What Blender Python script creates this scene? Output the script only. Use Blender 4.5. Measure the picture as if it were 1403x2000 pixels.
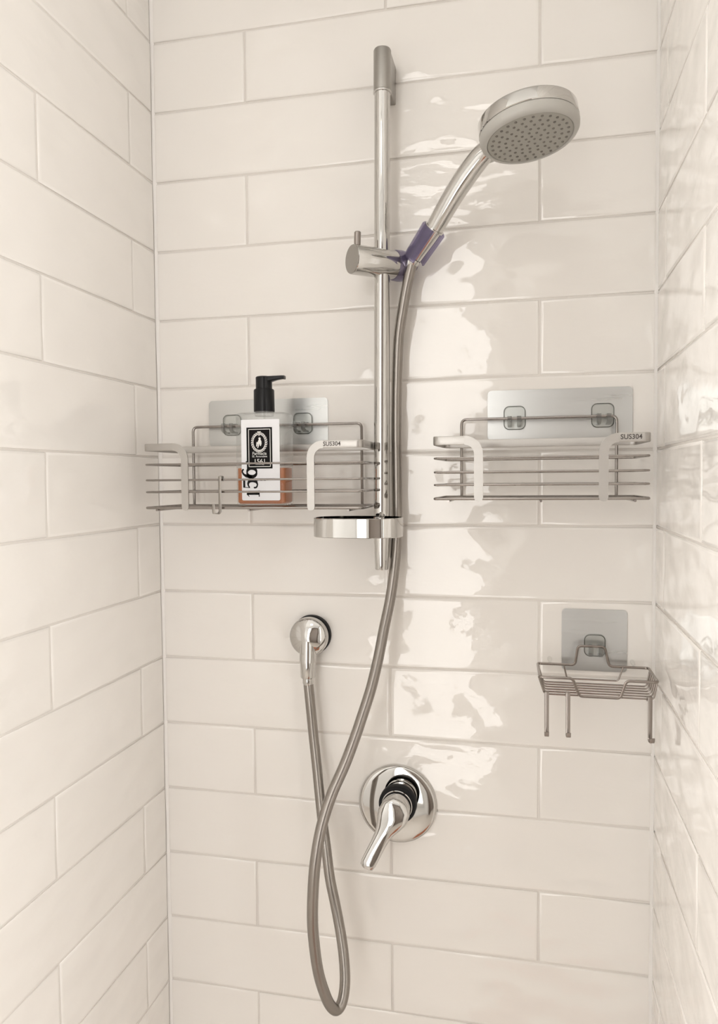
import bpy, bmesh, math, random
from mathutils import Vector, Matrix

for o in list(bpy.data.objects): bpy.data.objects.remove(o)
scene = bpy.context.scene
C = scene.collection
random.seed(7)
ZO = 1.218            # height of the reference tile joint above the floor; coordinates below are relative to it
W = 0.7067            # width of the shower recess
PI = math.pi

# ------------------------------------------------------------------ camera
cam_d = bpy.data.cameras.new('camera'); cam = bpy.data.objects.new('camera', cam_d); C.objects.link(cam)
cam_d.sensor_fit = 'VERTICAL'; cam_d.sensor_height = 24.0; cam_d.sensor_width = 24.0 * 1403 / 2000
cam_d.lens = 1473.0 / 2000 * 24.0; cam_d.clip_start = 0.01
R3 = Matrix(((0.9755981, -0.00116372, 0.21956089), (0.21938734, 0.0452696, -0.97458702), (-0.00880529, 0.99897413, 0.04442024)))
cam.matrix_world = Matrix.Translation((0.54454, -1.04988, 0.16807 + ZO)) @ R3.to_4x4()
scene.camera = cam

# ------------------------------------------------------------------ world, lights, exposure
wd = bpy.data.worlds.new('world'); scene.world = wd; wd.use_nodes = True
wd.node_tree.nodes['Background'].inputs[0].default_value = (0.80, 0.88, 1.0, 1)
wd.node_tree.nodes['Background'].inputs[1].default_value = 0.6
vs = scene.view_settings
vs.view_transform = 'Standard'; vs.look = 'None'; vs.gamma = 1.0; vs.use_curve_mapping = False; vs.exposure = 0.06
WINDOW_LIGHT = 3.0     # radiance of the daylit frosted panes
SIDE_FILL = (3.2, 4.4) # radiance of the added side windows (right, left), fill for the recess
LAMP_LIGHT = 3.0       # radiance of the added ceiling lamp's diffuser

# ------------------------------------------------------------------ materials
def srgb(r, g, b):
    f = lambda c: (c / 12.92 if c <= 0.04045 else ((c + 0.055) / 1.055) ** 2.4)
    return (f(r / 255), f(g / 255), f(b / 255), 1)
def mat(name, col, rough=0.5, metal=0.0, **kw):
    m = bpy.data.materials.new(name); m.use_nodes = True
    b = m.node_tree.nodes['Principled BSDF']
    b.inputs['Base Color'].default_value = col if len(col) == 4 else (*col, 1)
    b.inputs['Roughness'].default_value = rough; b.inputs['Metallic'].default_value = metal
    for k, v in kw.items(): b.inputs[k.replace('_', ' ')].default_value = v
    return m
def nd(m, t, **kw):
    n = m.node_tree.nodes.new(t)
    for k, v in kw.items(): setattr(n, k, v)
    return n
def lk(m, a, b): m.node_tree.links.new(a, b)
def noise(m, vec, scale, detail=2.0, rough=0.5):
    n = nd(m, 'ShaderNodeTexNoise'); n.inputs['Scale'].default_value = scale; n.inputs['Detail'].default_value = detail
    n.inputs['Roughness'].default_value = rough
    if vec is not None: lk(m, vec, n.inputs['Vector'])
    return n
def math_n(m, op, a, b):
    n = nd(m, 'ShaderNodeMath', operation=op)
    for i, v in enumerate((a, b)):
        if isinstance(v, (int, float)): n.inputs[i].default_value = v
        else: lk(m, v, n.inputs[i])
    return n.outputs[0]

def make_tile_mat():
    m = mat('glazed_cream_tile', (0.8, 0.77, 0.735), 0.03, Specular_IOR_Level=0.7); b = m.node_tree.nodes['Principled BSDF']
    tc = nd(m, 'ShaderNodeTexCoord'); oi = nd(m, 'ShaderNodeObjectInfo')
    off = nd(m, 'ShaderNodeVectorMath', operation='SCALE'); off.inputs[0].default_value = (37.0, 11.0, 23.0); lk(m, oi.outputs['Random'], off.inputs['Scale'])
    add = nd(m, 'ShaderNodeVectorMath', operation='ADD'); lk(m, tc.outputs['Object'], add.inputs[0]); lk(m, off.outputs[0], add.inputs[1])
    mp = nd(m, 'ShaderNodeMapping'); mp.inputs['Scale'].default_value = (0.75, 1.0, 1.5); lk(m, add.outputs[0], mp.inputs['Vector'])
    big = noise(m, mp.outputs[0], 19.0, 0.6)
    fine = noise(m, mp.outputs[0], 46.0, 2.0, 0.45)
    where = noise(m, mp.outputs[0], 9.0, 1.0)
    rmp = nd(m, 'ShaderNodeMapRange'); rmp.inputs['From Min'].default_value = 0.42; rmp.inputs['From Max'].default_value = 0.68
    rmp.inputs['To Min'].default_value = 0.02; rmp.inputs['To Max'].default_value = 0.20
    lk(m, where.outputs['Fac'], rmp.inputs['Value'])
    h = math_n(m, 'ADD', big.outputs['Fac'], math_n(m, 'MULTIPLY', fine.outputs['Fac'], rmp.outputs[0]))
    bp = nd(m, 'ShaderNodeBump'); bp.inputs['Strength'].default_value = 1.0; bp.inputs['Distance'].default_value = 0.0034
    lk(m, h, bp.inputs['Height']); lk(m, bp.outputs[0], b.inputs['Normal'])
    # glaze colour: slight drift inside a tile and from tile to tile
    tone = noise(m, mp.outputs[0], 7.0, 2.0)
    mix = nd(m, 'ShaderNodeMix', data_type='RGBA'); mix.inputs['A'].default_value = (0.835, 0.800, 0.757, 1); mix.inputs['B'].default_value = (0.86, 0.826, 0.785, 1)
    f = math_n(m, 'ADD', math_n(m, 'MULTIPLY', tone.outputs['Fac'], 0.6), math_n(m, 'MULTIPLY', oi.outputs['Random'], 0.45))
    lk(m, f, mix.inputs['Factor']); lk(m, mix.outputs['Result'], b.inputs['Base Color'])
    return m
def make_grout():
    m = mat('grout', (0.74, 0.70, 0.655), 0.85); b = m.node_tree.nodes['Principled BSDF']
    tc = nd(m, 'ShaderNodeTexCoord'); n = noise(m, tc.outputs['Object'], 350.0, 3.0)
    bp = nd(m, 'ShaderNodeBump'); bp.inputs['Distance'].default_value = 0.0006; lk(m, n.outputs['Fac'], bp.inputs['Height']); lk(m, bp.outputs[0], b.inputs['Normal'])
    return m
def make_brushed(name, col, rough, vec_scale, bump=0.00006):
    m = mat(name, col, rough, 1.0); b = m.node_tree.nodes['Principled BSDF']
    tc = nd(m, 'ShaderNodeTexCoord'); mp = nd(m, 'ShaderNodeMapping'); mp.inputs['Scale'].default_value = vec_scale; lk(m, tc.outputs['Object'], mp.inputs['Vector'])
    n = noise(m, mp.outputs[0], 1.0, 3.0, 0.6)
    rr = nd(m, 'ShaderNodeMapRange'); rr.inputs['To Min'].default_value = rough * 0.8; rr.inputs['To Max'].default_value = rough * 1.25
    lk(m, n.outputs['Fac'], rr.inputs['Value']); lk(m, rr.outputs[0], b.inputs['Roughness'])
    bp = nd(m, 'ShaderNodeBump'); bp.inputs['Distance'].default_value = bump; lk(m, n.outputs['Fac'], bp.inputs['Height']); lk(m, bp.outputs[0], b.inputs['Normal'])
    return m
def make_clear(name, tint, ior=1.45, rough=0.03, body=0.0, body_col=(1, 1, 1, 1)):
    m = bpy.data.materials.new(name); m.use_nodes = True; nt = m.node_tree
    nt.nodes.remove(nt.nodes['Principled BSDF']); out = nt.nodes['Material Output']
    tr = nd(m, 'ShaderNodeBsdfTransparent'); tr.inputs[0].default_value = tint
    gl = nd(m, 'ShaderNodeBsdfGlossy'); gl.inputs['Roughness'].default_value = rough
    lw = nd(m, 'ShaderNodeLayerWeight'); lw.inputs['Blend'].default_value = 0.5
    f0 = ((ior - 1) / (ior + 1)) ** 2; fr = nd(m, 'ShaderNodeMath', operation='MULTIPLY_ADD'); fr.inputs[1].default_value = 0.75; fr.inputs[2].default_value = f0
    lk(m, math_n(m, 'POWER', lw.outputs['Facing'], 5.0), fr.inputs[0])
    df = nd(m, 'ShaderNodeBsdfDiffuse'); df.inputs[0].default_value = body_col
    m0 = nd(m, 'ShaderNodeMixShader'); m0.inputs[0].default_value = body; lk(m, tr.outputs[0], m0.inputs[1]); lk(m, df.outputs[0], m0.inputs[2])
    m1 = nd(m, 'ShaderNodeMixShader'); lk(m, fr.outputs[0], m1.inputs[0]); lk(m, m0.outputs[0], m1.inputs[1]); lk(m, gl.outputs[0], m1.inputs[2])
    lk(m, m1.outputs[0], out.inputs['Surface'])
    return m
def make_paint(name, col, rough=0.7):
    m = mat(name, col, rough); b = m.node_tree.nodes['Principled BSDF']
    tc = nd(m, 'ShaderNodeTexCoord'); n = noise(m, tc.outputs['Object'], 60.0, 4.0)
    bp = nd(m, 'ShaderNodeBump'); bp.inputs['Distance'].default_value = 0.0008; lk(m, n.outputs['Fac'], bp.inputs['Height']); lk(m, bp.outputs[0], b.inputs['Normal'])
    return m
def make_wood(name, a, c):
    m = mat(name, a, 0.5); b = m.node_tree.nodes['Principled BSDF']
    tc = nd(m, 'ShaderNodeTexCoord'); mp = nd(m, 'ShaderNodeMapping'); mp.inputs['Scale'].default_value = (30, 30, 2); lk(m, tc.outputs['Object'], mp.inputs['Vector'])
    n = noise(m, mp.outputs[0], 1.0, 4.0)
    mx = nd(m, 'ShaderNodeMix', data_type='RGBA'); mx.inputs['A'].default_value = (*a, 1); mx.inputs['B'].default_value = (*c, 1)
    lk(m, n.outputs['Fac'], mx.inputs['Factor']); lk(m, mx.outputs['Result'], b.inputs['Base Color'])
    return m
def make_mat_cloth():
    m = mat('terracotta_cloth', (0.40, 0.15, 0.08), 0.9); b = m.node_tree.nodes['Principled BSDF']
    tc = nd(m, 'ShaderNodeTexCoord'); n = noise(m, tc.outputs['Object'], 900.0, 2.0)
    bp = nd(m, 'ShaderNodeBump'); bp.inputs['Distance'].default_value = 0.002; lk(m, n.outputs['Fac'], bp.inputs['Height']); lk(m, bp.outputs[0], b.inputs['Normal'])
    return m
def emit(name, col, s):
    m = mat(name, (0.9, 0.9, 0.9), 0.5)
    b = m.node_tree.nodes['Principled BSDF']; b.inputs['Emission Color'].default_value = (*col, 1); b.inputs['Emission Strength'].default_value = s
    return m

M = {}
M['tile'] = make_tile_mat(); M['grout'] = make_grout()
M['silicone'] = mat('silicone', (0.82, 0.79, 0.76), 0.4)
M['chrome'] = mat('chrome', (0.60, 0.59, 0.57), 0.05, 1.0)
M['satin'] = make_brushed('satin_nickel_cap', (0.40, 0.385, 0.36), 0.30, (40, 40, 400), 0.00001)
M['steel'] = make_brushed('brushed_steel_band', (0.48, 0.46, 0.435), 0.36, (25, 600, 900))
M['wire'] = mat('steel_wire', (0.32, 0.295, 0.275), 0.22, 1.0)
M['wire2'] = mat('bronzed_steel_wire', (0.31, 0.275, 0.25), 0.24, 1.0)
M['hook'] = make_brushed('brushed_hook_strip', (0.34, 0.305, 0.28), 0.30, (500, 500, 20))
M['film'] = make_brushed('brushed_adhesive_plate', (0.56, 0.565, 0.555), 0.29, (9, 60, 260), 0.00006)
M['hose'] = make_brushed('satin_hose', (0.32, 0.295, 0.27), 0.30, (200, 200, 500), 0.00002)
M['black'] = mat('black_plastic', (0.008, 0.008, 0.009), 0.3, Specular_IOR_Level=0.25)
M['rubber'] = mat('black_rubber', (0.008, 0.008, 0.009), 0.6, Specular_IOR_Level=0.3)
M['grey'] = mat('pale_grey_plastic', (0.47, 0.455, 0.42), 0.35)
M['greyface'] = mat('grey_spray_plate', (0.36, 0.345, 0.305), 0.45)
M['nozzle'] = mat('dark_grey_rubber', (0.17, 0.155, 0.135), 0.6)
M['purple'] = make_clear('translucent_purple', (0.70, 0.67, 0.78, 1), 1.5, 0.05, 0.25, (0.20, 0.17, 0.29, 1))
M['clear'] = make_clear('clear_plastic', (0.975, 0.98, 0.975, 1), 1.5, 0.04)
M['clearprong'] = make_clear('clear_plastic_prong', (0.80, 0.80, 0.79, 1), 1.5, 0.04, 0.10, (0.5, 0.5, 0.5, 1))
M['clearedge'] = make_clear('clear_plastic_edge', (0.62, 0.62, 0.61, 1), 1.5, 0.05)
M['bottle'] = make_clear('clear_bottle', (0.955, 0.957, 0.955, 1), 1.45, 0.02, 0.05, (0.75, 0.75, 0.73, 1))
M['liquid'] = make_clear('amber_liquid', (0.82, 0.50, 0.27, 1), 1.33, 0.05, 0.72, srgb(196, 118, 66))
M['label'] = mat('white_label', (0.80, 0.80, 0.82), 0.35)
M['ink'] = mat('black_ink', (0.009, 0.008, 0.008), 0.6, Specular_IOR_Level=0.1)
M['whiteink'] = mat('white_ink', (0.80, 0.79, 0.76), 0.4)
M['engrave'] = mat('engraved_mark', (0.10, 0.09, 0.085), 0.8, Specular_IOR_Level=0.0)
M['paint'] = make_paint('warm_white_paint', (0.76, 0.75, 0.735))
M['ceil'] = make_paint('ceiling_paint', (0.80, 0.79, 0.77))
M['wood'] = make_wood('dark_door_wood', (0.09, 0.065, 0.05), (0.14, 0.10, 0.075))
M['doorpaint'] = make_paint('brown_door_paint', (0.22, 0.185, 0.16), 0.45)
M['frame'] = make_paint('window_frame_paint', (0.55, 0.54, 0.52), 0.4)
M['pane'] = emit('daylit_frosted_pane', (1.0, 0.985, 0.96), WINDOW_LIGHT)
M['fillpane_r'] = emit('fill_pane_right', (1.0, 0.985, 0.96), SIDE_FILL[0]); M['fillpane_l'] = emit('fill_pane_left', (1.0, 0.985, 0.96), SIDE_FILL[1])  # glowing panes of the added side windows
M['lamp'] = emit('fill_lamp_diffuser', (1.0, 0.965, 0.915), LAMP_LIGHT)
M['terracotta'] = make_mat_cloth(); M['stone'] = make_paint('beige_stone_floor', (0.52, 0.47, 0.42), 0.4)

# ------------------------------------------------------------------ builders
ORG = {}
def org(o): return ORG.get(o.name, Vector((0, 0, 0)))
def thing(name, label, cat, loc, group=None):
    o = bpy.data.objects.new(name, None); C.objects.link(o); o.empty_display_size = 0.02
    ORG[o.name] = Vector(loc); o.location = Vector(loc) + Vector((0, 0, ZO))
    o['label'] = label; o['category'] = cat
    if group: o['group'] = group
    return o
def obj(name, geo, m, parent=None, smooth=True, loc=None, angle=35):
    """geo = (verts, faces) in reference coordinates; linked as one mesh object"""
    v, f = geo
    base = org(parent) if parent is not None else (Vector(loc) if loc is not None else Vector((0, 0, 0)))
    me = bpy.data.meshes.new(name); me.from_pydata([tuple(Vector(p) - base) for p in v], [], f); me.update()
    bm = bmesh.new(); bm.from_mesh(me); bmesh.ops.recalc_face_normals(bm, faces=bm.faces)
    if smooth:
        ca = math.radians(angle)
        for fc in bm.faces: fc.smooth = True
        for e in bm.edges:
            if len(e.link_faces) == 2 and e.calc_face_angle(0) > ca: e.smooth = False
    bm.to_mesh(me); bm.free()
    me.materials.append(m)
    o = bpy.data.objects.new(name, me); C.objects.link(o)
    if parent is not None: o.parent = parent
    else: o.location = base + Vector((0, 0, ZO))
    ORG[o.name] = base
    return o
def tag(o, label, cat, group=None):
    o['label'] = label; o['category'] = cat
    if group: o['group'] = group
    return o
def struct(o): o['kind'] = 'structure'; return o
def join(*gs):
    V, F = [], []
    for v, f in gs:
        n = len(V); V += list(v); F += [tuple(i + n for i in q) for q in f]
    return V, F
def box(x0, x1, y0, y1, z0, z1, bev=0.0):
    bm = bmesh.new(); bmesh.ops.create_cube(bm, size=1)
    for v in bm.verts: v.co = Vector(((x0 + x1) / 2 + v.co.x * (x1 - x0), (y0 + y1) / 2 + v.co.y * (y1 - y0), (z0 + z1) / 2 + v.co.z * (z1 - z0)))
    if bev: bmesh.ops.bevel(bm, geom=list(bm.edges), offset=bev, segments=2, affect='EDGES', profile=0.5)
    bm.verts.index_update()
    g = ([v.co.copy() for v in bm.verts], [tuple(v.index for v in f.verts) for f in bm.faces]); bm.free(); return g
def catmull(P, k=6):
    P = [Vector(p) for p in P]; Q = [P[0] * 2 - P[1]] + P + [P[-1] * 2 - P[-2]]; out = []
    for i in range(1, len(Q) - 2):
        a, b, c, d = Q[i - 1:i + 3]
        for j in range(k):
            t = j / k
            out.append(0.5 * ((2 * b) + (c - a) * t + (2 * a - 5 * b + 4 * c - d) * t * t + (3 * b - 3 * c + d - a) * t ** 3))
    out.append(P[-1]); return out
def fillet(P, r, seg=5, closed=False):
    P = [Vector(p) for p in P]; n = len(P); out = []
    rs = r if isinstance(r, (list, tuple)) else [r] * n
    for i in range(n):
        if not closed and i in (0, n - 1): out.append(P[i]); continue
        a, b, c = P[i - 1], P[i], P[(i + 1) % n]
        u = (a - b); w = (c - b); lu, lw = u.length, w.length; u = u / lu; w = w / lw
        ang = u.angle(w)
        if ang > PI - 0.02 or rs[i] <= 0: out.append(b); continue
        t = min(rs[i] / math.tan(ang / 2), lu * 0.48, lw * 0.48)
        p0, p1 = b + u * t, b + w * t
        for j in range(seg + 1):
            s = j / seg
            out.append(p0 * (1 - s) ** 2 + b * 2 * s * (1 - s) + p1 * s * s)
    return out
def tube(P, r, n=10, closed=False, caps=True):
    P = [Vector(p) for p in P]; m = len(P)
    rs = r if isinstance(r, (list, tuple)) else [r] * m
    T = []
    for i in range(m):
        if closed: t = P[(i + 1) % m] - P[i - 1]
        else: t = P[min(i + 1, m - 1)] - P[max(i - 1, 0)]
        T.append(t.normalized())
    ref = Vector((0, 0, 1)) if abs(T[0].z) < 0.9 else Vector((0, 1, 0))
    N = (ref - T[0] * ref.dot(T[0])).normalized()
    V, F = [], []
    for i in range(m):
        if i:
            N = (N - T[i] * N.dot(T[i]))
            N = N.normalized() if N.length > 1e-6 else T[i].orthogonal().normalized()
        B = T[i].cross(N)
        for k in range(n):
            a = 2 * PI * k / n; V.append(P[i] + (N * math.cos(a) + B * math.sin(a)) * rs[i])
    for i in range(m if closed else m - 1):
        j = (i + 1) % m
        sh = 0
        if closed and j == 0:      # match the twist of the seam
            best = min(range(n), key=lambda s: (V[i * n] - V[s]).length); sh = best
        for k in range(n): F.append((i * n + k, i * n + (k + 1) % n, j * n + (k + 1 + sh) % n, j * n + (k + sh) % n))
    if caps and not closed: F.append(tuple(range(n))); F.append(tuple(range((m - 1) * n, m * n)))
    return V, F
def frame_of(axis):
    a = Vector(axis).normalized(); u = a.orthogonal().normalized(); return a, u, a.cross(u)
def lathe(prof, origin, axis, n=48):
    """prof = [(radius, distance along axis)]"""
    a, u, w = frame_of(axis); o = Vector(origin); V, F = [], []
    for r, t in prof:
        for k in range(n):
            q = 2 * PI * k / n; V.append(o + a * t + (u * math.cos(q) + w * math.sin(q)) * max(r, 1e-5))
    for i in range(len(prof) - 1):
        for k in range(n): F.append((i * n + k, i * n + (k + 1) % n, (i + 1) * n + (k + 1) % n, (i + 1) * n + k))
    F.append(tuple(range(n))); F.append(tuple(range((len(prof) - 1) * n, len(prof) * n)))
    return V, F
def loft(rings, closed_ring=True, caps=True):
    n = len(rings[0]); V = [Vector(p) for r in rings for p in r]; F = []
    for i in range(len(rings) - 1):
        for k in range(n if closed_ring else n - 1): F.append((i * n + k, i * n + (k + 1) % n, (i + 1) * n + (k + 1) % n, (i + 1) * n + k))
    if caps: F.append(tuple(range(n))); F.append(tuple(range((len(rings) - 1) * n, len(rings) * n)))
    return V, F
def slab(outline, y0, y1):
    """outline in (x, z), extruded from y0 (front) to y1"""
    return loft([[(x, y0, z) for x, z in outline], [(x, y1, z) for x, z in outline]])
def rrect(x0, x1, z0, z1, r, seg=6):
    out = []
    rr = r if isinstance(r, (list, tuple)) else (r, r, r, r)     # bl, br, tr, tl
    for (cx, cz, a0, q) in ((x0 + rr[0], z0 + rr[0], PI, rr[0]), (x1 - rr[1], z0 + rr[1], 1.5 * PI, rr[1]), (x1 - rr[2], z1 - rr[2], 0, rr[2]), (x0 + rr[3], z1 - rr[3], 0.5 * PI, rr[3])):
        for j in range(seg + 1):
            a = a0 + j / seg * PI / 2; out.append((cx + q * math.cos(a), cz + q * math.sin(a)))
    return out
def strip(P, side, width, thick):
    """flat metal strip along P; side = width direction, thickness across it"""
    P = [Vector(p) for p in P]; side = Vector(side).normalized(); rings = []
    for i, p in enumerate(P):
        t = (P[min(i + 1, len(P) - 1)] - P[max(i - 1, 0)]).normalized(); nn = t.cross(side).normalized()
        a, b = side * width / 2, nn * thick / 2
        c = 0.78
        rings.append([p - a * c - b, p + a * c - b, p + a - b * 0.3, p + a + b * 0.3, p + a * c + b, p - a * c + b, p - a + b * 0.3, p - a - b * 0.3])
    return loft(rings)
def text_geo(body, size, origin, right, up, extrude=0.00012, align='CENTER', bold=0.0, sx=1.0):
    cu = bpy.data.curves.new('lettering', 'FONT'); cu.body = body; cu.size = size; cu.align_x = align; cu.offset = bold; cu.resolution_u = 3
    t = bpy.data.objects.new('lettering', cu); C.objects.link(t)
    dg = bpy.context.evaluated_depsgraph_get(); dg.update()
    me = bpy.data.meshes.new_from_object(t.evaluated_get(dg))
    o = Vector(origin); r = Vector(right); u = Vector(up)
    V = [o + r * (v.co.x * sx) + u * v.co.y for v in me.vertices]; F = [tuple(p.vertices) for p in me.polygons]
    bpy.data.objects.remove(t); bpy.data.curves.remove(cu); bpy.data.meshes.remove(me)
    return V, F

# ------------------------------------------------------------------ the setting: shower recess
P_ROW, HALF = 0.1015, 0.20682
ZF, ZC = -12 * P_ROW, 12 * P_ROW
DEPTH = 0.56
wall_back = struct(obj('wall_back', box(-0.10, W + 0.10, 0.0016, 0.10, ZF, ZC), M['grout'], loc=(0, 0, 0), smooth=False))
wall_left = struct(obj('wall_left', box(-0.10, -0.0016, -DEPTH, 0.0014, ZF, ZC), M['grout'], loc=(0, 0, 0), smooth=False))
wall_right = struct(obj('wall_right', box(W + 0.0016, W + 0.10, -DEPTH, 0.0014, ZF, ZC), M['grout'], loc=(0, 0, 0), smooth=False))
TILES = {}
def tile_mesh(wd_, ht):
    key = (round(wd_, 4), round(ht, 4))
    if key in TILES: return TILES[key]
    def ring(ins, y): return [(-wd_ / 2 + ins, y, -ht / 2 + ins), (wd_ / 2 - ins, y, -ht / 2 + ins), (wd_ / 2 - ins, y, ht / 2 - ins), (-wd_ / 2 + ins, y, ht / 2 - ins)]
    rings = [ring(0, 0.0055), ring(0, 0.0013), ring(0.0005, 0.0006), ring(0.0014, 0.00022), ring(0.0038, 0.0)]
    V = [Vector(p) for r in rings for p in r]; F = []
    for i in range(4):
        for k in range(4): F.append((i * 4 + k, i * 4 + (k + 1) % 4, (i + 1) * 4 + (k + 1) % 4, (i + 1) * 4 + k))
    F.append((16, 17, 18, 19)); F.append((3, 2, 1, 0))
    me = bpy.data.meshes.new('tile'); me.from_pydata(V, [], F); me.update()
    bm = bmesh.new(); bm.from_mesh(me); bmesh.ops.recalc_face_normals(bm, faces=bm.faces); bm.to_mesh(me); bm.free()
    for p in me.polygons: p.use_smooth = len(p.vertices) == 4 and p.index < 16 and p.index >= 4
    me.materials.append(M['tile']); TILES[key] = me
    return me
GAP = 0.0026
def lay_tiles(wall, a0, a1, odd, even, to_world, rz):
    """courses from floor to ceiling; odd / even give the upright joints along the wall"""
    for n in range(-12, 12):
        js = odd if n % 2 else even
        ed = [a0] + [j for j in js if a0 + 0.012 < j < a1 - 0.012] + [a1]
        for i in range(len(ed) - 1):
            g0 = 0.0012 if i == 0 else GAP / 2; g1 = 0.0012 if i == len(ed) - 2 else GAP / 2
            s0, s1 = ed[i] + g0, ed[i + 1] - g1
            o = bpy.data.objects.new('tile', tile_mesh(s1 - s0, P_ROW - GAP)); C.objects.link(o); o.parent = wall
            out = random.uniform(-0.00015, 0.00025)
            o.location = to_world((s0 + s1) / 2, out, (n + 0.5) * P_ROW)
            o.rotation_euler = (math.radians(random.gauss(0, 0.22)), random.gauss(0, 0.0006), rz + math.radians(random.gauss(0, 0.10)))
lay_tiles(wall_back, 0.0, W, [0.14475 + 2 * HALF * k for k in range(-1, 3)], [0.14475 + HALF + 2 * HALF * k for k in range(-1, 3)], lambda s, o, z: (s, -o, z), 0.0)
lay_tiles(wall_left, -DEPTH, -0.0035, [-0.0700 - HALF - 2 * HALF * k for k in (1, 0)], [-0.0700 - 2 * HALF * k for k in (1, 0)], lambda s, o, z: (o, s, z), PI / 2)
lay_tiles(wall_right, -DEPTH, -0.0035, [-0.0630 - HALF - 2 * HALF * k for k in (1, 0)], [-0.0630 - 2 * HALF * k for k in (1, 0)], lambda s, o, z: (W - o, s, z), -PI / 2)
# silicone beads in the two upright corners
def bead(x, sx):
    n = 40; rings = []
    for i in range(n + 1):
        z = ZF + (ZC - ZF) * i / n; w_ = 0.0030 + 0.0007 * math.sin(i * 1.7 + x * 9) + random.uniform(-.0003, .0003)
        rings.append([(x - sx * 0.001, 0.001, z), (x - sx * 0.001, -w_, z), (x + sx * w_ * 0.35, -w_ * 0.35, z), (x + sx * w_, 0.001, z)])
    return loft(rings)
struct(obj('trim_1', bead(0.0, 1), M['silicone'], loc=(0, 0, ZF)))
struct(obj('trim_2', bead(W, -1), M['silicone'], loc=(W, 0, ZF)))

# ------------------------------------------------------------------ the setting: the room the recess opens into
XL, XR, YF = -1.05, 1.45, -1.85
struct(obj('floor', box(XL - .1, XR + .1, YF - .1, -DEPTH, ZF - 0.05, ZF), M['stone'], loc=(0, -1.3, ZF), smooth=False))
tag(obj('added_bath_mat', box(.42, .98, -1.02, -.60, ZF, ZF + .014, .004), M['terracotta'], loc=(.7, -.8, ZF)), 'terracotta coloured bath mat added out of view for the chrome reflections', 'bath mat')  # unseen mat, added so the chrome reflects a terracotta patch
struct(obj('floor_shower', box(-.1, W + .1, -DEPTH, 0.1, ZF - 0.05, ZF), M['grout'], loc=(.35, -.4, ZF), smooth=False))
struct(obj('ceiling', box(XL - .1, XR + .1, YF - .1, 0.1, ZC, ZC + 0.05), M['ceil'], loc=(0, -.9, ZC), smooth=False))
SY0, SY1 = -1.62, -0.70                                    # side windows added in the room walls to brighten the recess
def side_wall(name, wname, xi, sx, pm):
    def bx(a, b, y0, y1, z0, z1): return box(min(xi + sx * a, xi + sx * b), max(xi + sx * a, xi + sx * b), y0, y1, z0, z1)
    struct(obj(name, join(bx(0, .1, YF, SY0, ZF, ZC), bx(0, .1, SY1, -DEPTH, ZF, ZC), bx(0, .1, SY0, SY1, ZF, ZF + .35), bx(0, .1, SY0, SY1, ZC - .12, ZC)), M['paint'], loc=(xi, -1.4, ZF), smooth=False))
    w_ = struct(obj(wname, join(bx(-.01, .07, SY0, SY0 + .05, ZF + .35, ZC - .12), bx(-.01, .07, SY1 - .05, SY1, ZF + .35, ZC - .12), bx(-.01, .07, SY0 + .05, SY1 - .05, ZF + .35, ZF + .40), bx(-.01, .07, SY0 + .05, SY1 - .05, ZC - .17, ZC - .12)), M['frame'], loc=(xi, -1.2, ZF + .35), smooth=False))
    obj('pane', bx(.03, .04, SY0 + .05, SY1 - .05, ZF + .40, ZC - .17), pm, w_, smooth=False)
side_wall('wall_room_right', 'fill_window_right', XR, 1, M['fillpane_r'])  # added, unseen: lifts the light on the left tile wall
side_wall('wall_room_left', 'fill_window_left', XL, -1, M['fillpane_l'])  # added, unseen: lights the right and back walls from the side
struct(obj('wall_return_left', box(XL - .1, -0.10, -DEPTH, -DEPTH + .1, ZF, ZC), M['paint'], loc=(-.5, -DEPTH, ZF), smooth=False))
struct(obj('wall_return_right', box(W + .10, XR + .1, -DEPTH, -DEPTH + .1, ZF, ZC), M['paint'], loc=(1.2, -DEPTH, ZF), smooth=False))
WX0, WX1, WZ0, WZ1 = 0.00, 0.37, ZF + 0.10, ZC - 0.10     # tall frosted window
DX0, DX1, DZ1 = 0.46, 1.36, ZF + 2.25                      # door
struct(obj('wall_front', join(box(XL - .1, WX0, YF - .1, YF, ZF, ZC), box(WX1, DX0, YF - .1, YF, ZF, ZC), box(DX1, XR + .1, YF - .1, YF, ZF, ZC),
     box(WX0, WX1, YF - .1, YF, ZF, WZ0), box(WX0, WX1, YF - .1, YF, WZ1, ZC), box(DX0, DX1, YF - .1, YF, DZ1, ZC)), M['paint'], loc=(0.2, YF, ZF), smooth=False))
win = struct(obj('window_1', join(box(WX0, WX0 + .03, YF - .07, YF + .01, WZ0, WZ1), box(WX1 - .03, WX1, YF - .07, YF + .01, WZ0, WZ1), box(WX0 + .03, WX1 - .03, YF - .07, YF + .01, WZ0, WZ0 + .05), box(WX0 + .03, WX1 - .03, YF - .07, YF + .01, WZ1 - .05, WZ1)), M['frame'], loc=(-.23, YF, WZ0), smooth=False))
obj('pane', box(WX0 + .03, WX1 - .03, YF - .04, YF - .03, WZ0 + .05, WZ1 - .05), M['pane'], win, smooth=False)
door = struct(obj('door_1', box(DX0 + .06, DX1 - .06, YF - .06, YF - .02, ZF + .01, DZ1 - .06), M['doorpaint'], loc=(.9, YF, ZF), smooth=False))
obj('door_frame', join(box(DX0, DX0 + .06, YF - .08, YF + .015, ZF, DZ1), box(DX1 - .06, DX1, YF - .08, YF + .015, ZF, DZ1), box(DX0 + .06, DX1 - .06, YF - .08, YF + .015, DZ1 - .06, DZ1)), M['wood'], door, smooth=False)
obj('door_handle', join(tube([(DX0 + .12, YF - .02, ZF + 1.02), (DX0 + .12, YF + .03, ZF + 1.02)], .009), tube([(DX0 + .12, YF + .03, ZF + 1.02), (DX0 + .24, YF + .03, ZF + 1.02)], .008)), M['chrome'], door)
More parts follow.
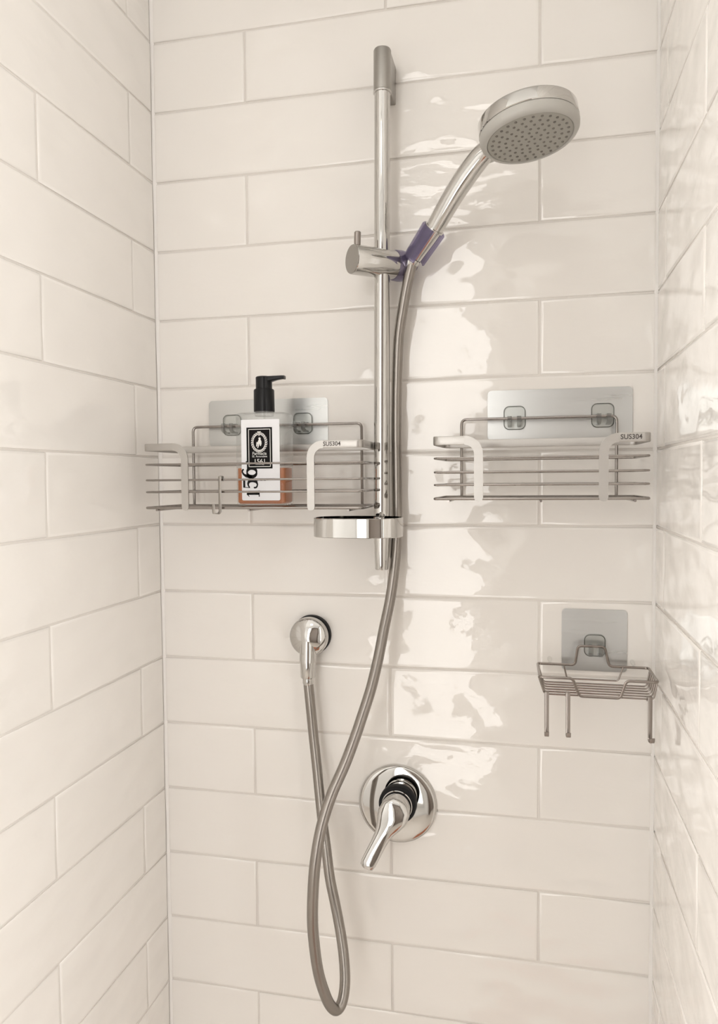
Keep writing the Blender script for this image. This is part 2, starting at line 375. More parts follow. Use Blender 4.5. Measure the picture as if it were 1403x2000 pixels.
lamp = thing('fill_ceiling_lamp', 'round white ceiling lamp added behind the viewer as fill light', 'lamp', (0.30, -1.42, ZC))  # lamp added out of view for fill from above
obj('lamp_base', lathe([(0.0, 0), (0.17, 0), (0.17, 0.02), (0.0, 0.02)], (0.30, -1.42, ZC), (0, 0, -1)), M['frame'], lamp)
obj('diffuser', lathe([(0.155, 0.018), (0.158, 0.035), (0.14, 0.055), (0.07, 0.066), (0.0, 0.068)], (0.30, -1.42, ZC), (0, 0, -1)), M['lamp'], lamp)

# ------------------------------------------------------------------ slide rail
RT, RB = Vector((0.3553, -0.045, 0.7345)), Vector((0.3490, -0.045, 0.0440))
def rail_at(z): return RT.lerp(RB, (RT.z - z) / (RT.z - RB.z))
rail = thing('slide_rail', 'tall chrome shower slide rail fixed upright to the tiled wall', 'shower rail', (0.349, 0, 0.044))
obj('rail_tube', tube([rail_at(0.705), rail_at(0.095)], 0.0106, 40), M['chrome'], rail)
def web(z0, z1, w_, name, m):
    rings = []
    for z in (z0, z0 + .0012, z1 - .0012, z1):
        c = rail_at(z); e = 0.0012 if z in (z0, z1) else 0.0
        rings.append([(c.x - w_ + e, -0.0006, z), (c.x - w_ + e, c.y + .004, z), (c.x + w_ - e, c.y + .004, z), (c.x + w_ - e, -0.0006, z)])
    return loft(rings)
top_b = obj('top_bracket', lathe([(0.0, 0), (0.0105, 0), (0.0117, .0012), (0.0117, .0525), (0.0108, .0545), (0.006, .0556), (0, .0558)], rail_at(.6785), RT - RB, 40), M['satin'], rail)
obj('wall_mount', web(.6815, .7325, .0104, 'w', M['satin']), M['satin'], top_b)
obj('collar_ring', lathe([(0.0109, 0), (0.0121, .0004), (0.0121, .0022), (0.0109, .0026)], rail_at(.6765), RT - RB, 40), M['chrome'], top_b)
bot_b = obj('bottom_bracket', lathe([(0, 0), (.0084, 0), (.0090, .0012), (.0100, .030), (.0112, .052), (.0112, .056), (0, .056)], rail_at(.0440), RT - RB, 40), M['chrome'], rail)
obj('wall_mount', web(.058, .098, .0080, 'w', M['chrome']), M['chrome'], bot_b)
# slider: cylinder across the rail with a flat end, stop pin and purple cradle
AX = Vector((-0.755, -0.656, 0)); SC = rail_at(.4550)
slider = obj('slider', lathe([(0, -.030), (.0183, -.030), (.0188, -.029), (.0192, .044), (.0186, .0452), (0, .0452)], SC, AX, 64), M['chrome'], rail)
fc = SC + AX * .0375
obj('stop_pin', lathe([(0, 0), (.0044, 0), (.0044, .0205), (.0036, .0215), (0, .0215)], fc + Vector((0, 0, .0150)), (0.03, 0, 1), 24), M['hook'], slider)
obj('end_face', lathe([(0, 0), (.0184, 0), (.0184, .0007), (0, .0007)], SC + AX * .0450, AX, 64), M['satin'], slider)
HANDLE = [(0.3975, -0.0420, 0.4605), (0.4222, -0.0580, 0.4877), (0.4500, -0.0770, 0.5222), (0.4709, -0.0890, 0.5455), (0.4892, -0.1000, 0.5616), (0.5093, -0.1130, 0.5704)]
HB = Vector(HANDLE[0]); HX = (Vector(HANDLE[1]) - HB).normalized()
cr = obj('cradle', lathe([(.0186, .0185), (.0200, .0190), (.0206, .0260), (.0202, .032), (.0165, .0375), (.010, .041), (0, .042)], SC, -AX, 48), M['purple'], slider)
def c_sleeve(t0, t1, ri, ro, gap_dir, gap):
    a = HX; g = Vector(gap_dir); g = (g - a * g.dot(a)).normalized(); h = a.cross(g); rings = []
    n = 30; A = [gap / 2 + (2 * PI - gap) * i / n for i in range(n + 1)]
    for t, dr in ((t0, .0012), (t0 + .0015, 0), (t1 - .0015, 0), (t1, .0012)):
        outer = [HB + a * t + (g * math.cos(q) + h * math.sin(q)) * (ro * (1 + .12 * (t - t0) / (t1 - t0)) - dr) for q in A]
        inner = [HB + a * t + (g * math.cos(q) + h * math.sin(q)) * (ri * (1 + .12 * (t - t0) / (t1 - t0)) + dr * .3) for q in reversed(A)]
        rings.append(outer + inner)
    return loft(rings)
obj('cradle_sleeve', c_sleeve(-.004, .044, .0126, .0152, (0.75, -0.45, -0.5), math.radians(85)), M['purple'], slider)
obj('cradle_neck', tube(catmull([SC - AX * .036, SC - AX * .042 + Vector((.003, .0, .003)), HB + HX * .008 + Vector((-.008, .003, .004))], 4), [.012, .0118, .0115, .011, .0105, .010, .0095, .009, .0085], 16), M['purple'], slider)

# ------------------------------------------------------------------ hand shower
hs = thing('hand_shower', 'chrome hand shower with round grey spray face resting in purple cradle', 'shower head', tuple(HB))
hp = catmull(HANDLE, 6); n = len(hp)
def prof(t):
    K = [(0, .0092), (.12, .0105), (.22, .0118), (.34, .0128), (.55, .0136), (.75, .0134), (.9, .0122), (1, .0105)]
    for (a, b), (c, d) in zip(K, K[1:]):
        if a <= t <= c: return b + (d - b) * (t - a) / (c - a)
    return K[-1][1]
obj('handle', tube(hp, [prof(i / (n - 1)) for i in range(n)], 32), M['chrome'], hs)
obj('handle_seam', tube([HB + HX * .0435, HB + HX * .0455], .0137, 32), M['chrome'], hs)
NX = Vector((0.130, -0.105, -0.986)).normalized(); FCc = Vector((0.5458, -0.130, 0.5611))
H0 = FCc - NX * .0285
def arc(cx, cy, r, a0, a1, k): return [(cx + r * math.cos(math.radians(a0 + (a1 - a0) * i / k)), cy + r * math.sin(math.radians(a0 + (a1 - a0) * i / k))) for i in range(k + 1)]
rim = obj('head_shell', lathe([(0, -.006), (.030, -.0052), (.045, -.0030), (.0535, -.0006), (.0566, .0008), (.0576, .0028), (.0578, .0150), (.0570, .0158), (.050, .0158), (0, .0158)], H0, NX, 96), M['chrome'], hs)
obj('face_ring', lathe([(.050, .0155), (.0566, .0160), (.0576, .0172), (.0578, .0200), (.0570, .0242), (.0552, .0268), (.0524, .0283), (.0508, .0286), (.0500, .0280), (.0496, .0262), (.040, .0262)], H0, NX, 96), M['grey'], hs)
face = obj('spray_face', lathe([(0, .0200), (.0498, .0200), (.0498, .0268), (.0488, .0277), (.045, .0280), (0, .0284)], H0, NX, 96), M['greyface'], hs)
a_, u_, w_ = frame_of(NX); gs = []
for r, k, ph in ((.0050, 4, .3), (.0128, 9, 0), (.0206, 14, .2), (.0284, 19, .1), (.0362, 23, 0), (.0438, 28, .12)):
    for i in range(k):
        q = 2 * PI * (i + ph) / k; c = H0 + NX * .0276 + (u_ * math.cos(q) + w_ * math.sin(q)) * r
        gs.append(lathe([(.00175, 0), (.00165, .0010), (.0010, .0016), (0, .0017)], c, NX, 7))
nz = obj('nozzles', join(*gs), M['nozzle'], face); nz['kind'] = 'stuff'
pd = (HB - FCc); pd = (pd - NX * pd.dot(NX)).normalized(); sd = NX.cross(pd)
tc_ = H0 + NX * .0235 + pd * .0545
tabr = []
for t, s in ((-.004, .010), (.003, .010), (.0075, .0085), (.0095, .0055)):
    tabr.append([tc_ + pd * t + sd * s * math.cos(q) + NX * .0042 * math.sin(q) for q in [2 * PI * i / 20 for i in range(20)]])
obj('spray_selector', loft(tabr), M['grey'], hs)

# ------------------------------------------------------------------ hose
HOSE = [(0.3931, -0.0400, 0.4553), (0.3861, -0.0360, 0.4312), (0.3792, -0.0330, 0.3996), (0.3723, -0.0310, 0.3579), (0.3694, -0.0300, 0.3031), (0.3680, -0.0290, 0.2406), (0.3680, -0.0280, 0.1778), (0.3680, -0.0270, 0.1216), (0.3670, -0.0280, 0.0794), (0.3642, -0.0330, 0.0408), (0.3598, -0.0420, 0.0018), (0.3536, -0.0560, -0.0366), (0.3489, -0.0730, -0.0726), (0.3424, -0.0900, -0.1082), (0.3334, -0.1040, -0.1410), (0.3262, -0.1150, -0.1657), (0.3145, -0.1280, -0.1993), (0.3006, -0.1400, -0.2329), (0.2906, -0.1490, -0.2668), (0.2845, -0.1550, -0.3015), (0.2806, -0.1570, -0.3378), (0.2778, -0.1550, -0.3870), (0.2780, -0.1490, -0.4253), (0.2800, -0.1400, -0.4660), (0.2850, -0.1320, -0.4973), (0.2912, -0.1240, -0.5212), (0.2981, -0.1160, -0.5320), (0.3036, -0.1070, -0.5255), (0.3046, -0.0960, -0.5064), (0.3007, -0.0850, -0.4806), (0.2935, -0.0750, -0.4505), (0.2843, -0.0660, -0.4193), (0.2748, -0.0580, -0.3869), (0.2673, -0.0490, -0.3491), (0.2593, -0.0400, -0.3092), (0.2497, -0.0300, -0.2415), (0.2447, -0.0270, -0.2013), (0.2412, -0.0275, -0.1609), (0.2375, -0.0262, -0.1250)]
hose = thing('shower_hose', 'long grey metal shower hose looping down to the wall outlet', 'hose', HOSE[-1])
obj('hose_tube', tube(catmull(HOSE, 8), 0.0072, 20), M['hose'], hose)
obj('hose_nut', tube([HB - HX * .001, HB - HX * .004, HB - HX * .014, HB - HX * .0155], [.0086, .0090, .0082, .0074], 24), M['chrome'], hose)
obj('hose_nut', tube([Vector((.2370, -.0262, -.1150)), Vector((.2372, -.0262, -.1225)), Vector((.2374, -.0262, -.1250))], [.0080, .0080, .0072], 28), M['chrome'], hose)

# ------------------------------------------------------------------ wall outlet elbow
OC = Vector((.2370, 0, -.0580))
el = thing('wall_outlet', 'round chrome wall elbow with black gasket feeding the shower hose', 'wall outlet', tuple(OC))
obj('gasket', lathe([(0, -.0005), (.0283, -.0005), (.0286, .001), (.0284, .0080), (.0270, .0095), (0, .0095)], OC, (0, -1, 0), 64), M['rubber'], el)
obj('flange', lathe([(0, .0090), (.0255, .0090), (.0274, .0110), (.0280, .0150), (.0280, .0215), (.0272, .0242), (.0255, .0258), (.0190, .0292), (.0100, .0332), (.0035, .0348), (0, .0350)], OC, (0, -1, 0), 96), M['chrome'], el)
obj('elbow_body', tube([OC + Vector((0, -.0245, .006)), OC + Vector((0, -.0240, -.002)), OC + Vector((0, -.0240, -.012)), OC + Vector((0, -.0250, -.026)), OC + Vector((0, -.0260, -.0355))], [.0070, .0105, .0118, .0122, .0120], 40), M['chrome'], el)
obj('spigot', tube([OC + Vector((0, -.0260, -.034)), OC + Vector((0, -.0262, -.0362)), OC + Vector((0, -.0262, -.0560)), OC + Vector((0, -.0262, -.0580))], [.0118, .0113, .0106, .0094], 40), M['chrome'], el)

# ------------------------------------------------------------------ mixer
MC = Vector((.3615, 0, -.2978)); BC = MC + Vector((.0055, 0, .0125))
mx = thing('shower_mixer', 'chrome single lever shower mixer with round plate and black ring', 'mixer tap', tuple(MC))
obj('wall_plate', lathe([(0, -.0004), (.0562, -.0004), (.0565, .001), (.0563, .0045), (.0548, .0068), (.0525, .0078), (.048, .0084), (.030, .0092), (0, .0094)], MC, (0, -1, 0), 128), M['chrome'], mx)
obj('cartridge_sleeve', lathe([(0, .008), (.0225, .008), (.0232, .0095), (.0232, .026), (0, .026)], BC, (0, -1, 0), 64), M['chrome'], mx)
obj('black_ring', lathe([(0, .0245), (.0258, .0245), (.0264, .026), (.0264, .0355), (.0255, .0370), (0, .0370)], BC, (0, -1, 0), 64), M['rubber'], mx)
hb = obj('handle_body', lathe([(0, .0355), (.0212, .0355), (.0218, .037), (.0214, .039), (.0206, .0395), (.0206, .058), (.0200, .062), (.0180, .0655), (.012, .0675), (0, .068)], BC, (0, -1, 0), 72), M['chrome'], mx)
LD = Vector((-.0400, 0, -.0790)).normalized(); LS = Vector((-LD.z, 0, LD.x))
rings = []
for t, hw, th, dd in ((-.0212, .0040, .0020, .0600), (-.0180, .0120, .0040, .0625), (-.009, .0198, .0066, .0645), (.004, .0214, .0080, .0650), (.015, .0182, .0080, .0655), (.024, .0140, .0072, .0665), (.033, .0115, .0060, .0685), (.046, .0106, .0048, .0715), (.060, .0106, .0040, .0750), (.072, .0104, .0034, .0780), (.0775, .0092, .0028, .0792), (.0798, .0054, .0018, .0798)):
    rings.append([BC + LD * t + LS * hw * math.cos(q) * (1 if True else 0) + Vector((0, -dd, 0)) + Vector((0, -1, 0)) * th * math.copysign(abs(math.sin(q)) ** .75, math.sin(q)) for q in [2 * PI * i / 28 for i in range(28)]])
obj('lever', loft(rings), M['chrome'], mx, angle=50)

# ------------------------------------------------------------------ soap dish ring on the rail
def superell(cx, cy, rx, ry, n=72, e=2.6):
    out = []
    for i in range(n):
        a = 2 * PI * i / n; c, s = math.cos(a), math.sin(a)
        out.append((cx + rx * math.copysign(abs(c) ** (2 / e), c), cy + ry * math.copysign(abs(s) ** (2 / e), s)))
    return out
dish = thing('soap_dish', 'oval chrome soap dish clipped to the bottom of the slide rail', 'soap dish', (.328, -.085, .091))
def oval_band(cx, cy, rx, ry, th, z0, z1):
    o1 = superell(cx, cy, rx, ry); o2 = superell(cx, cy, rx - th, ry - th); e = .0008
    o1b = superell(cx, cy, rx - e, ry - e); 
    R = [[(x, y, z0 + e) for x, y in o1], [(x, y, z1 - e) for x, y in o1], [(x, y, z1) for x, y in o1b], [(x, y, z1) for x, y in o2], [(x, y, z0) for x, y in o2], [(x, y, z0) for x, y in o1b], [(x, y, z0 + e) for x, y in o1]]
    return loft(R, True, False)
DCX, DCY = .3275, -.0905
obj('rim_band', oval_band(DCX, DCY, .0585, .0375, .0022, .0925, .1175), M['chrome'], dish)
for k in range(7):
    yy = DCY - .030 + k * .010; half = .0565 * (1 - abs((yy - DCY) / .0358) ** 2.6) ** (1 / 2.6)
    obj('base_bar', tube([(DCX - half, yy, .0950), (DCX + half, yy, .0950)], .0016, 8), M['chrome'], dish)
cl = rail_at(.105)
obj('clip', join(lathe([(.0108, 0), (.0135, 0), (.0138, .001), (.0138, .021), (.0135, .022), (.0108, .022)], rail_at(.0940), RT - RB, 36), tube([(cl.x + .002, cl.y - .009, .1165), (cl.x + .002, cl.y - .012, .1205), (cl.x + .002, cl.y - .016, .1165)], .0028, 10)), M['chrome'], dish)

# ------------------------------------------------------------------ adhesive plates with clear hooks
def sticky_plate(x0, x1, z0, z1, pads, label):
    t = thing('adhesive_plate', label, 'wall plate', ((x0 + x1) / 2, 0, z0), 'adhesive metal plates on the tiles')
    obj('plate', slab(rrect(x0, x1, z0, z1, .0055), -.0018, -.0003), M['film'], t)
    for px, pz, pw, ph in pads:
        h = obj('hook_pad', join(slab(rrect(px - pw / 2, px + pw / 2, pz - ph / 2, pz + ph / 2, .0075), -.0040, -.0019)), M['clear'], t)
        edge = [(x, -.0041, z) for x, z in rrect(px - pw / 2 + .0008, px + pw / 2 - .0008, pz - ph / 2 + .0008, pz + ph / 2 - .0008, .007)]
        obj('pad_rim', tube(edge, .0006, 6, closed=True), M['clearedge'], h)
        for s in (-1, 1):
            cx = px + s * .0062; zz = pz - .0045
            pr = fillet([(cx, -.0040, zz - .007), (cx, -.0150, zz - .007), (cx, -.0235, zz - .0045), (cx, -.0235, zz + .0055)], .004, 4)
            obj('hook_prong', strip(pr, (1, 0, 0), .0058, .0026), M['clearprong'], h)
            obj('hook_stop', box(cx - .0029, cx + .0029, -.0095, -.0040, zz + .003, zz + .006, .0005), M['clearprong'], h)
    return t
sticky_plate(.0815, .2640, .2172, .2843, ((.1187, .2480, .0290, .0310), (.2270, .2480, .0290, .0310)), 'wide brushed metal adhesive plate behind the pump bottle')
sticky_plate(.4897, .6775, .2186, .2856, ((.5258, .2480, .0295, .0325), (.6398, .2485, .0295, .0325)), 'wide shiny metal adhesive plate above the empty caddy on the right')
sticky_plate(.5885, .6727, -.0935, -.0100, ((.6312, -.0585, .0280, .0300),), 'small square metal adhesive plate above the soap basket')

# ------------------------------------------------------------------ caddies
def caddy(x0, x1, pl, pr, al, ar, zb, rings_z, ztop, bars, label, arm_bend):
    """flat band around the top, round wire hoops, two flat front arms, hanging frame at the back"""
    DF, DB = -.1215, -.0185
    t = thing('shower_caddy', label, 'shower caddy', ((x0 + x1) / 2, -.02, rings_z[-1]), 'hanging metal shower caddies')
    b0, b1 = zb
    # band: open at the front between the arms
    th = .0018
    path = fillet([(al - arm_bend, DF, 0), (x0, DF, 0), (x0 + .003, DB - .003, 0), (x1 - .003, DB - .003, 0), (x1, DF, 0), (ar + arm_bend, DF, 0)], .009, 6)
    band = strip([(p.x, p.y, (b0 + b1) / 2) for p in path], (0, 0, 1), b1 - b0, th)
    bd = obj('top_band', band, M['steel'], t, angle=50)
    zbot = rings_z[-1] - .0028
    hwid = (b1 - b0) / 2
    for s, ax in ((1, al), (-1, ar)):
        # flat arm: from the band stub, curving down in its own plane to the lowest hoop
        r = arm_bend; outer, inner = [], []
        zc = (b0 + b1) / 2; cx, cz = ax - s * r, zc - r
        cl_ = [(cx + s * r * math.sin(a), cz + r * math.cos(a)) for a in [PI / 2 * i / 10 for i in range(11)]]
        nl = [(s * math.sin(a), math.cos(a)) for a in [PI / 2 * i / 10 for i in range(11)]]
        pts = [(p[0], p[1], n_[0], n_[1]) for p, n_ in zip(cl_, nl)]
        pts.append((ax, zbot + .004, s, 0)); 
        for px, pz, nx, nz_ in pts:
            outer.append((px + nx * hwid, pz + nz_ * hwid)); inner.append((px - nx * hwid, pz - nz_ * hwid))
        tip = [(ax + s * hwid * math.cos(q), zbot + .004 - .0045 * math.sin(q)) for q in [PI * i / 6 for i in range(1, 6)]]
        outl = outer + tip + inner[::-1]
        obj('front_arm', slab(outl, DF - .0010, DF + .0008), M['steel'], t, angle=60)
    for i, z in enumerate(rings_z):
        r = .0014 if i < len(rings_z) - 1 else .0018
        hoop = fillet([(x0 + .001, DF + .0016, z), (x1 - .001, DF + .0016, z), (x1 - .004, DB - .0035, z), (x0 + .004, DB - .0035, z)], .006, 4, closed=True)
        obj('wire_hoop', tube(hoop, r, 8, closed=True), M['wire'], t)
    fr = fillet([(pl, DB + .0008, zbot + .002), (pl, DB + .0008, ztop), (pr, DB + .0008, ztop), (pr, DB + .0008, zbot + .002)], .0075, 6)
    obj('hanging_frame', tube(fr, .0020, 10), M['wire'], t)
    for k in range(7):
        y = DF + .012 + k * (DB - DF - .024) / 6
        obj('base_wire', tube([(x0 + .003, y, rings_z[-1]), (x1 - .003, y, rings_z[-1])], .0012, 6), M['wire'], t)
    for bx in bars:
        obj('cross_bar', tube([(bx, DF + .0012, rings_z[-1] - .0028), (bx, DB - .004, rings_z[-1] - .0028)], .0016, 8), M['wire'], t)
    return t, bd
cl_root, cl_band = caddy(.0385, .3405, .0630, .3168, .0985, .2725, (.2072, .2170), (.1890, .1680, .1520, .1308), .2452, (.0560, .1870, .3210), 'long steel wire shower caddy holding the pump bottle left of the rail', .017)
cr_root, cr_band = caddy(.4295, .6830, .4556, .6560, .4850, .6305, (.2080, .2188), (.1918, .1747, .1590, .1420), .2463, (.4480, .5590, .6660), 'empty shorter steel wire shower caddy right of the rail', .017)
for x, band_, z, s in ((.3010, cl_root, .2098, .0078), (.6610, cr_root, .2112, .0082)):
    obj('engraved_mark', text_geo('SUS304', s, (x, -.12268, z), (1, 0, 0), (0, 0, 1), sx=.95, bold=.00012), M['engrave'], band_, smooth=False)

# ------------------------------------------------------------------ soap basket
sb = thing('soap_basket', 'small bronzed wire soap basket hanging in the right corner', 'soap basket', (.628, -.02, -.104))
YB, YFm, ZT, ZB = -.0185, -.0890, -.0822, -.1040
XA, XB = .5565, .6972
ringp = [(XA, YB, ZT), (.6050, YB, ZT), (.6085, YB, -.0565), (.6425, YB, -.0565), (.6485, YB, ZT), (XB, YB, ZT), (XB + .001, YFm, ZT), (.6615, YFm, ZT), (.6545, YFm, -.1040), (.6062, YFm, -.1040), (.5980, YFm, ZT), (XA + .002, YFm, ZT)]
obj('top_rail', tube(fillet(ringp, [.004, .006, .006, .006, .006, .005, .006, .006, .006, .006, .006, .004], 5, closed=True), .0018, 10, closed=True), M['wire2'], sb)
for k in range(6):
    y = YB - .010 - k * .0115
    obj('basket_wire', tube(fillet([(XA + .0005, y, ZT), (XA + .0075, y, ZB), (XB - .0035, y, ZB), (XB + .0003, y, ZT)], .005, 4), .0011, 8), M['wire2'], sb)
obj('back_wire', tube(fillet([(.5905, YB - .0016, ZT), (.5945, YB - .0016, -.1005), (.6595, YB - .0016, -.1005), (.6655, YB - .0016, ZT)], .005, 4), .0011, 8), M['wire2'], sb)
for x in (.5725, .6790):
    obj('wall_bumper', lathe([(0, 0), (.0028, 0), (.0030, .002), (.0022, .0165), (0, .0172)], (x, -.0006, ZT + .0035), (0, -1, 0), 14), M['clear'], sb)

# ------------------------------------------------------------------ loose hooks
def flat_hook(x, y, ztop, zbot, rz, label, wd_=.0056, m='hook', tip=.0062, reach=.0085):
    """folded over a wire at the top, J curl at the bottom; local -y is the open side"""
    h = ztop - zbot
    P = [(0, .0050, h - .006), (0, .0048, h - .0008), (0, .0030, h + .0006), (0, 0, h), (0, 0, h * .5), (0, 0, .005), (0, -.0010, .0018), (0, -.0035, 0), (0, -reach + .0012, .0006), (0, -reach, .0028), (0, -reach - .0006, tip)]
    P = [P[0], P[1], P[2], P[3], P[4]] + catmull(P[4:], 3)[1:]
    g = strip(P, (1, 0, 0), wd_, .0014)
    R = Matrix.Rotation(rz, 4, 'Z'); o = Vector((x, y, zbot))
    g = ([R @ p + o for p in g[0]], g[1])
    return tag(obj('utility_hook', g, M[m], loc=(x, y, zbot), angle=40), label, 'hook', 'flat metal hooks hung on the wire racks')
flat_hook(.1490, -.1240, .1722, .1235, math.radians(-30), 'flat steel hook hung on the long caddy left of the bottle', .0060, 'steel', .0125, .0105)
yk = YB - .010 - 5 * .0115 - .0030
flat_hook(.5668, yk - .001, -.1010, -.1545, 0.0, 'left end flat hook hanging under the soap basket')
flat_hook(.5925, yk - .001, -.1005, -.1540, 0.06, 'middle flat hook under the soap basket, close beside the left one')
flat_hook(.6888, yk - .001, -.1005, -.1545, 0.22, 'flat hook alone at the right end under the soap basket')

# ------------------------------------------------------------------ pump bottle
BX0, BX1, BYF, BYB, BZ0, BZ1 = .1620, .2305, -.1000, -.0600, .1334, .2570
bt = thing('pump_bottle', 'clear square pump bottle with white label and amber liquid in the caddy', 'bottle', ((BX0 + BX1) / 2, -.08, BZ0))
def rbox_shell(e, z0, z1, sh):
    def ring(i, z, r): return [(x, y, z) for x, y in rrect(BX0 + i, BX1 - i, BYF + i, BYB - i, r, 4)]
    return loft([ring(e + .002, z0, .003), ring(e, z0 + .002, .004), ring(e, z1 - sh, .004), ring(e + .0012, z1 - sh * .35, .004), ring(e + .004, z1, .004)])
obj('bottle_body', rbox_shell(0, BZ0, BZ1, .004), M['bottle'], bt)
obj('liquid', rbox_shell(.0013, BZ0 + .0022, .1832, .0001), M['liquid'], bt)
BCX, BCY = .1962, -.080
obj('neck', lathe([(.0, -.004), (.0125, -.004), (.0128, .004), (0, .004)], (BCX, BCY, BZ1), (0, 0, 1), 32), M['bottle'], bt)
obj('dip_tube', tube([(BCX, BCY, BZ1 + .002), (BCX + .001, BCY, .20), (BCX + .004, BCY, .141)], .0018, 8), M['clear'], bt)
pump = obj('pump_collar', lathe([(0, 0), (.0138, 0), (.0141, .0012), (.0139, .0285), (.0128, .0302), (0, .0302)], (BCX, BCY, .2590), (0, 0, 1), 40), M['black'], bt)
obj('pump_head', lathe([(0, 0), (.0110, 0), (.0110, .0130), (.0111, .0158), (.0100, .0170), (0, .0172)], (BCX, BCY, .2890), (0, 0, 1), 40), M['black'], pump)
sp = []
for t, hw, z0, z1 in ((0, .0085, .2985, .3058), (.010, .0075, .2992, .3060), (.018, .0052, .3010, .3064), (.026, .0046, .3020, .3066), (.0295, .0042, .3016, .3064)):
    sp.append([(BCX + t, BCY + y, z) for y, z in rrect(-hw, hw, z0, z1, .0016, 3)])
obj('pump_spout', loft(sp), M['black'], pump)
def LZ(zx, zy): return (BX0 + (zx - 140) * .0685 / 660, BZ0 + (1860 - zy) * (BZ1 - BZ0) / 1270)
YL = BYF - .0002
def flat(outline, dy, dep=.00012): return slab(outline, YL - dy - dep, YL - dy)
x0, z0 = LZ(222, 1792); x1, z1 = LZ(738, 690)
lb = obj('label', flat(rrect(x0, x1, z0, z1, (.0022, .0022, .0008, .0008)), 0), M['label'], bt, smooth=False)
x0, z0 = LZ(295, 1357); x1, z1 = LZ(640, 797)
obj('emblem_panel', flat(rrect(x0, x1, z0, z1, .0002, 1), .00030), M['ink'], lb, smooth=False)
def frame2d(x0, x1, z0, z1, w_, dy):
    return join(flat(rrect(x0, x1, z0, z0 + w_, .00001, 1), dy), flat(rrect(x0, x1, z1 - w_, z1, .00001, 1), dy), flat(rrect(x0, x0 + w_, z0, z1, .00001, 1), dy), flat(rrect(x1 - w_, x1, z0, z1, .00001, 1), dy))
x0, z0 = LZ(320, 1335); x1, z1 = LZ(618, 818)
obj('emblem_border', frame2d(x0, x1, z0, z1, .00085, .00045), M['whiteink'], lb, smooth=False)
# wreath with a small figure and a crown piece
gs = []; ex, ez = LZ(466, 1000); u1 = .0685 / 660
for i in range(26):
    q = 2 * PI * i / 26
    if abs(q - PI / 2) < .12: continue
    for dr, ln, tw in ((-8, 20, .5), (10, 19, -.5)):
        rx, rz_ = (92 + dr) * u1, (112 + dr) * u1; cx, cz = ex + rx * math.cos(q), ez + rz_ * math.sin(q)
        d = q + PI / 2 + tw; L_, B_ = ln * u1, 6.5 * u1
        gs.append(flat([(cx - L_ * math.cos(d), cz - L_ * math.sin(d)), (cx + B_ * math.sin(d), cz - B_ * math.cos(d)), (cx + L_ * math.cos(d), cz + L_ * math.sin(d)), (cx - B_ * math.sin(d), cz + B_ * math.cos(d))], .00045))
def poly(pts, dy=.00045): return flat([LZ(*p) for p in pts], dy)
gs += [poly([(442, 852), (490, 852), (484, 868), (474, 872), (470, 912), (460, 912), (456, 872), (446, 868)])]
gs += [poly([(462, 935), (476, 932), (488, 945), (484, 962), (496, 985), (498, 1020), (488, 1050), (478, 1050), (472, 1010), (462, 1048), (448, 1080), (440, 1075), (452, 1030), (450, 985), (462, 962), (456, 948)]), poly([(430, 1000), (438, 992), (452, 1005), (440, 1050), (426, 1060)])]
obj('wreath_emblem', join(*gs), M['whiteink'], lb, smooth=False)
def label_text(s, zx, zy, h, dy, m, bold=0, sx=1.0):
    x, z = LZ(zx, zy); obj('lettering', text_geo(s, h * u1 * 1.38, (x, YL - dy, z), (1, 0, 0), (0, 0, 1), bold=bold, sx=sx), m, lb, smooth=False)
label_text('Farmacia', 468, 1170, 40, .00060, M['whiteink'], .00002, .98)
label_text('SS. Annunziata', 470, 1203, 25, .00060, M['whiteink'], .00001, 1.0)
label_text('1561', 472, 1285, 58, .00060, M['whiteink'], .00003, 1.05)
label_text('Firenze Italy', 472, 1306, 17, .00060, M['whiteink'], 0, 1.0)
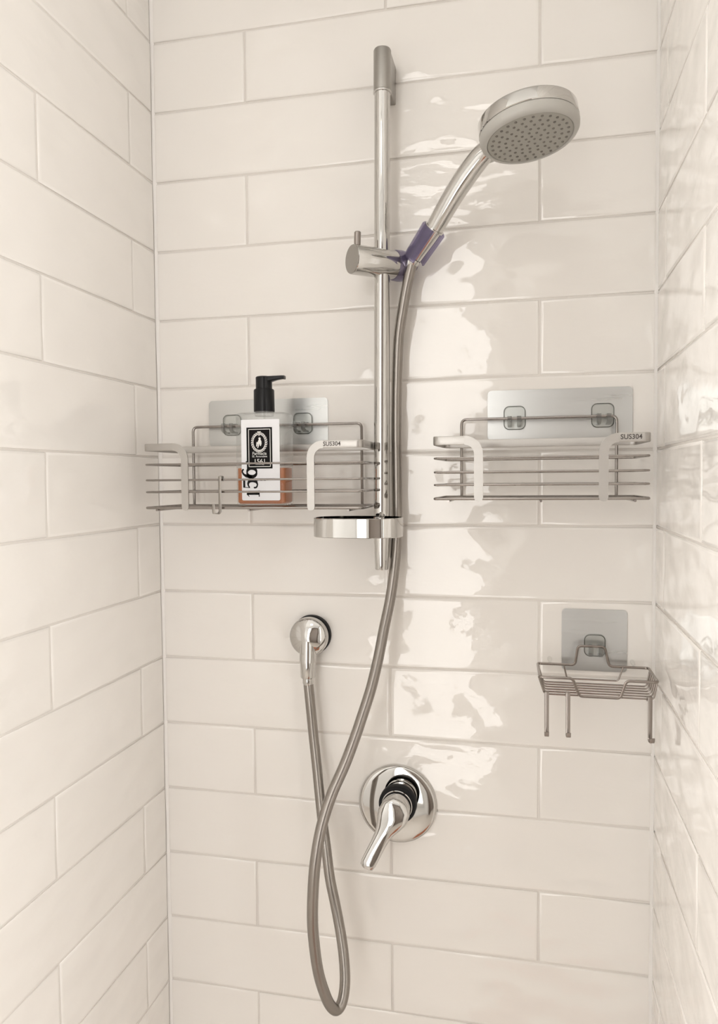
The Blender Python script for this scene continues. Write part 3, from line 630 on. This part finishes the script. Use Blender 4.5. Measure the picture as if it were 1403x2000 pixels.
label_text('VENERE', 470, 1524, 34, .00030, M['ink'], 0, .95)
# large serif 1561 reading upwards
def ribbon(pts):
    """pts: (x, y, halfwidth) in digit space -> quads"""
    V2 = []
    for i, (x, y, h) in enumerate(pts):
        h = h * 1.35 + .8
        a, b = pts[max(i - 1, 0)], pts[min(i + 1, len(pts) - 1)]; dx, dy = b[0] - a[0], b[1] - a[1]; l = math.hypot(dx, dy) or 1
        V2.append(((x - dy / l * h, y + dx / l * h), (x + dy / l * h, y - dx / l * h)))
    return [[V2[i][0], V2[i][1], V2[i + 1][1], V2[i + 1][0]] for i in range(len(V2) - 1)]
def digit(ch):
    if ch == '1': return [[(-9.5, 0), (9.5, 0), (9.5, 100), (-9.5, 100)], [(-24, 0), (24, 0), (24, 7), (-24, 7)], [(-24, 78), (-24, 83), (-6, 100), (0, 92)]]
    if ch == '5':
        q = [[(-26, 98), (24, 98), (28, 106), (28, 84), (-22, 84), (-26, 88)], [(-26, 98), (-21, 98), (-24, 52), (-29, 52)]]
        q += ribbon([(-26, 54, 2), (-14, 62, 3), (2, 65, 4), (18, 58, 7), (26, 42, 9), (25, 24, 9), (14, 8, 6), (-2, 1, 3), (-18, 4, 3), (-28, 14, 4)])
        q += [[(-34, 20), (-28, 28), (-20, 24), (-22, 12), (-30, 10)]]
        return q
    q = ribbon([(32 * math.cos(a) * 1.0, 33 + 33 * math.sin(a), 3 + 6 * abs(math.cos(a))) for a in [2 * PI * i / 24 for i in range(25)]])
    q += ribbon([(-31, 33, 9), (-31, 52, 8.5), (-26, 72, 7), (-14, 90, 4.5), (2, 99, 3), (16, 98, 3.5), (24, 90, 4)])
    return q
gs = []
for ch, cz_, base, hgt in (('1', 1698, 462, 175), ('5', 1567, 436, 200), ('6', 1408, 424, 195), ('1', 1272, 470, 190)):
    k = hgt / 100.0
    for pl_ in digit(ch):
        k2 = .98 if ch != '1' else .95
        gs.append(flat([LZ(base - y * k, cz_ - x * k2 * 1.9) for x, y in pl_], .00016))
obj('number_print', join(*gs), M['ink'], lb, smooth=False)
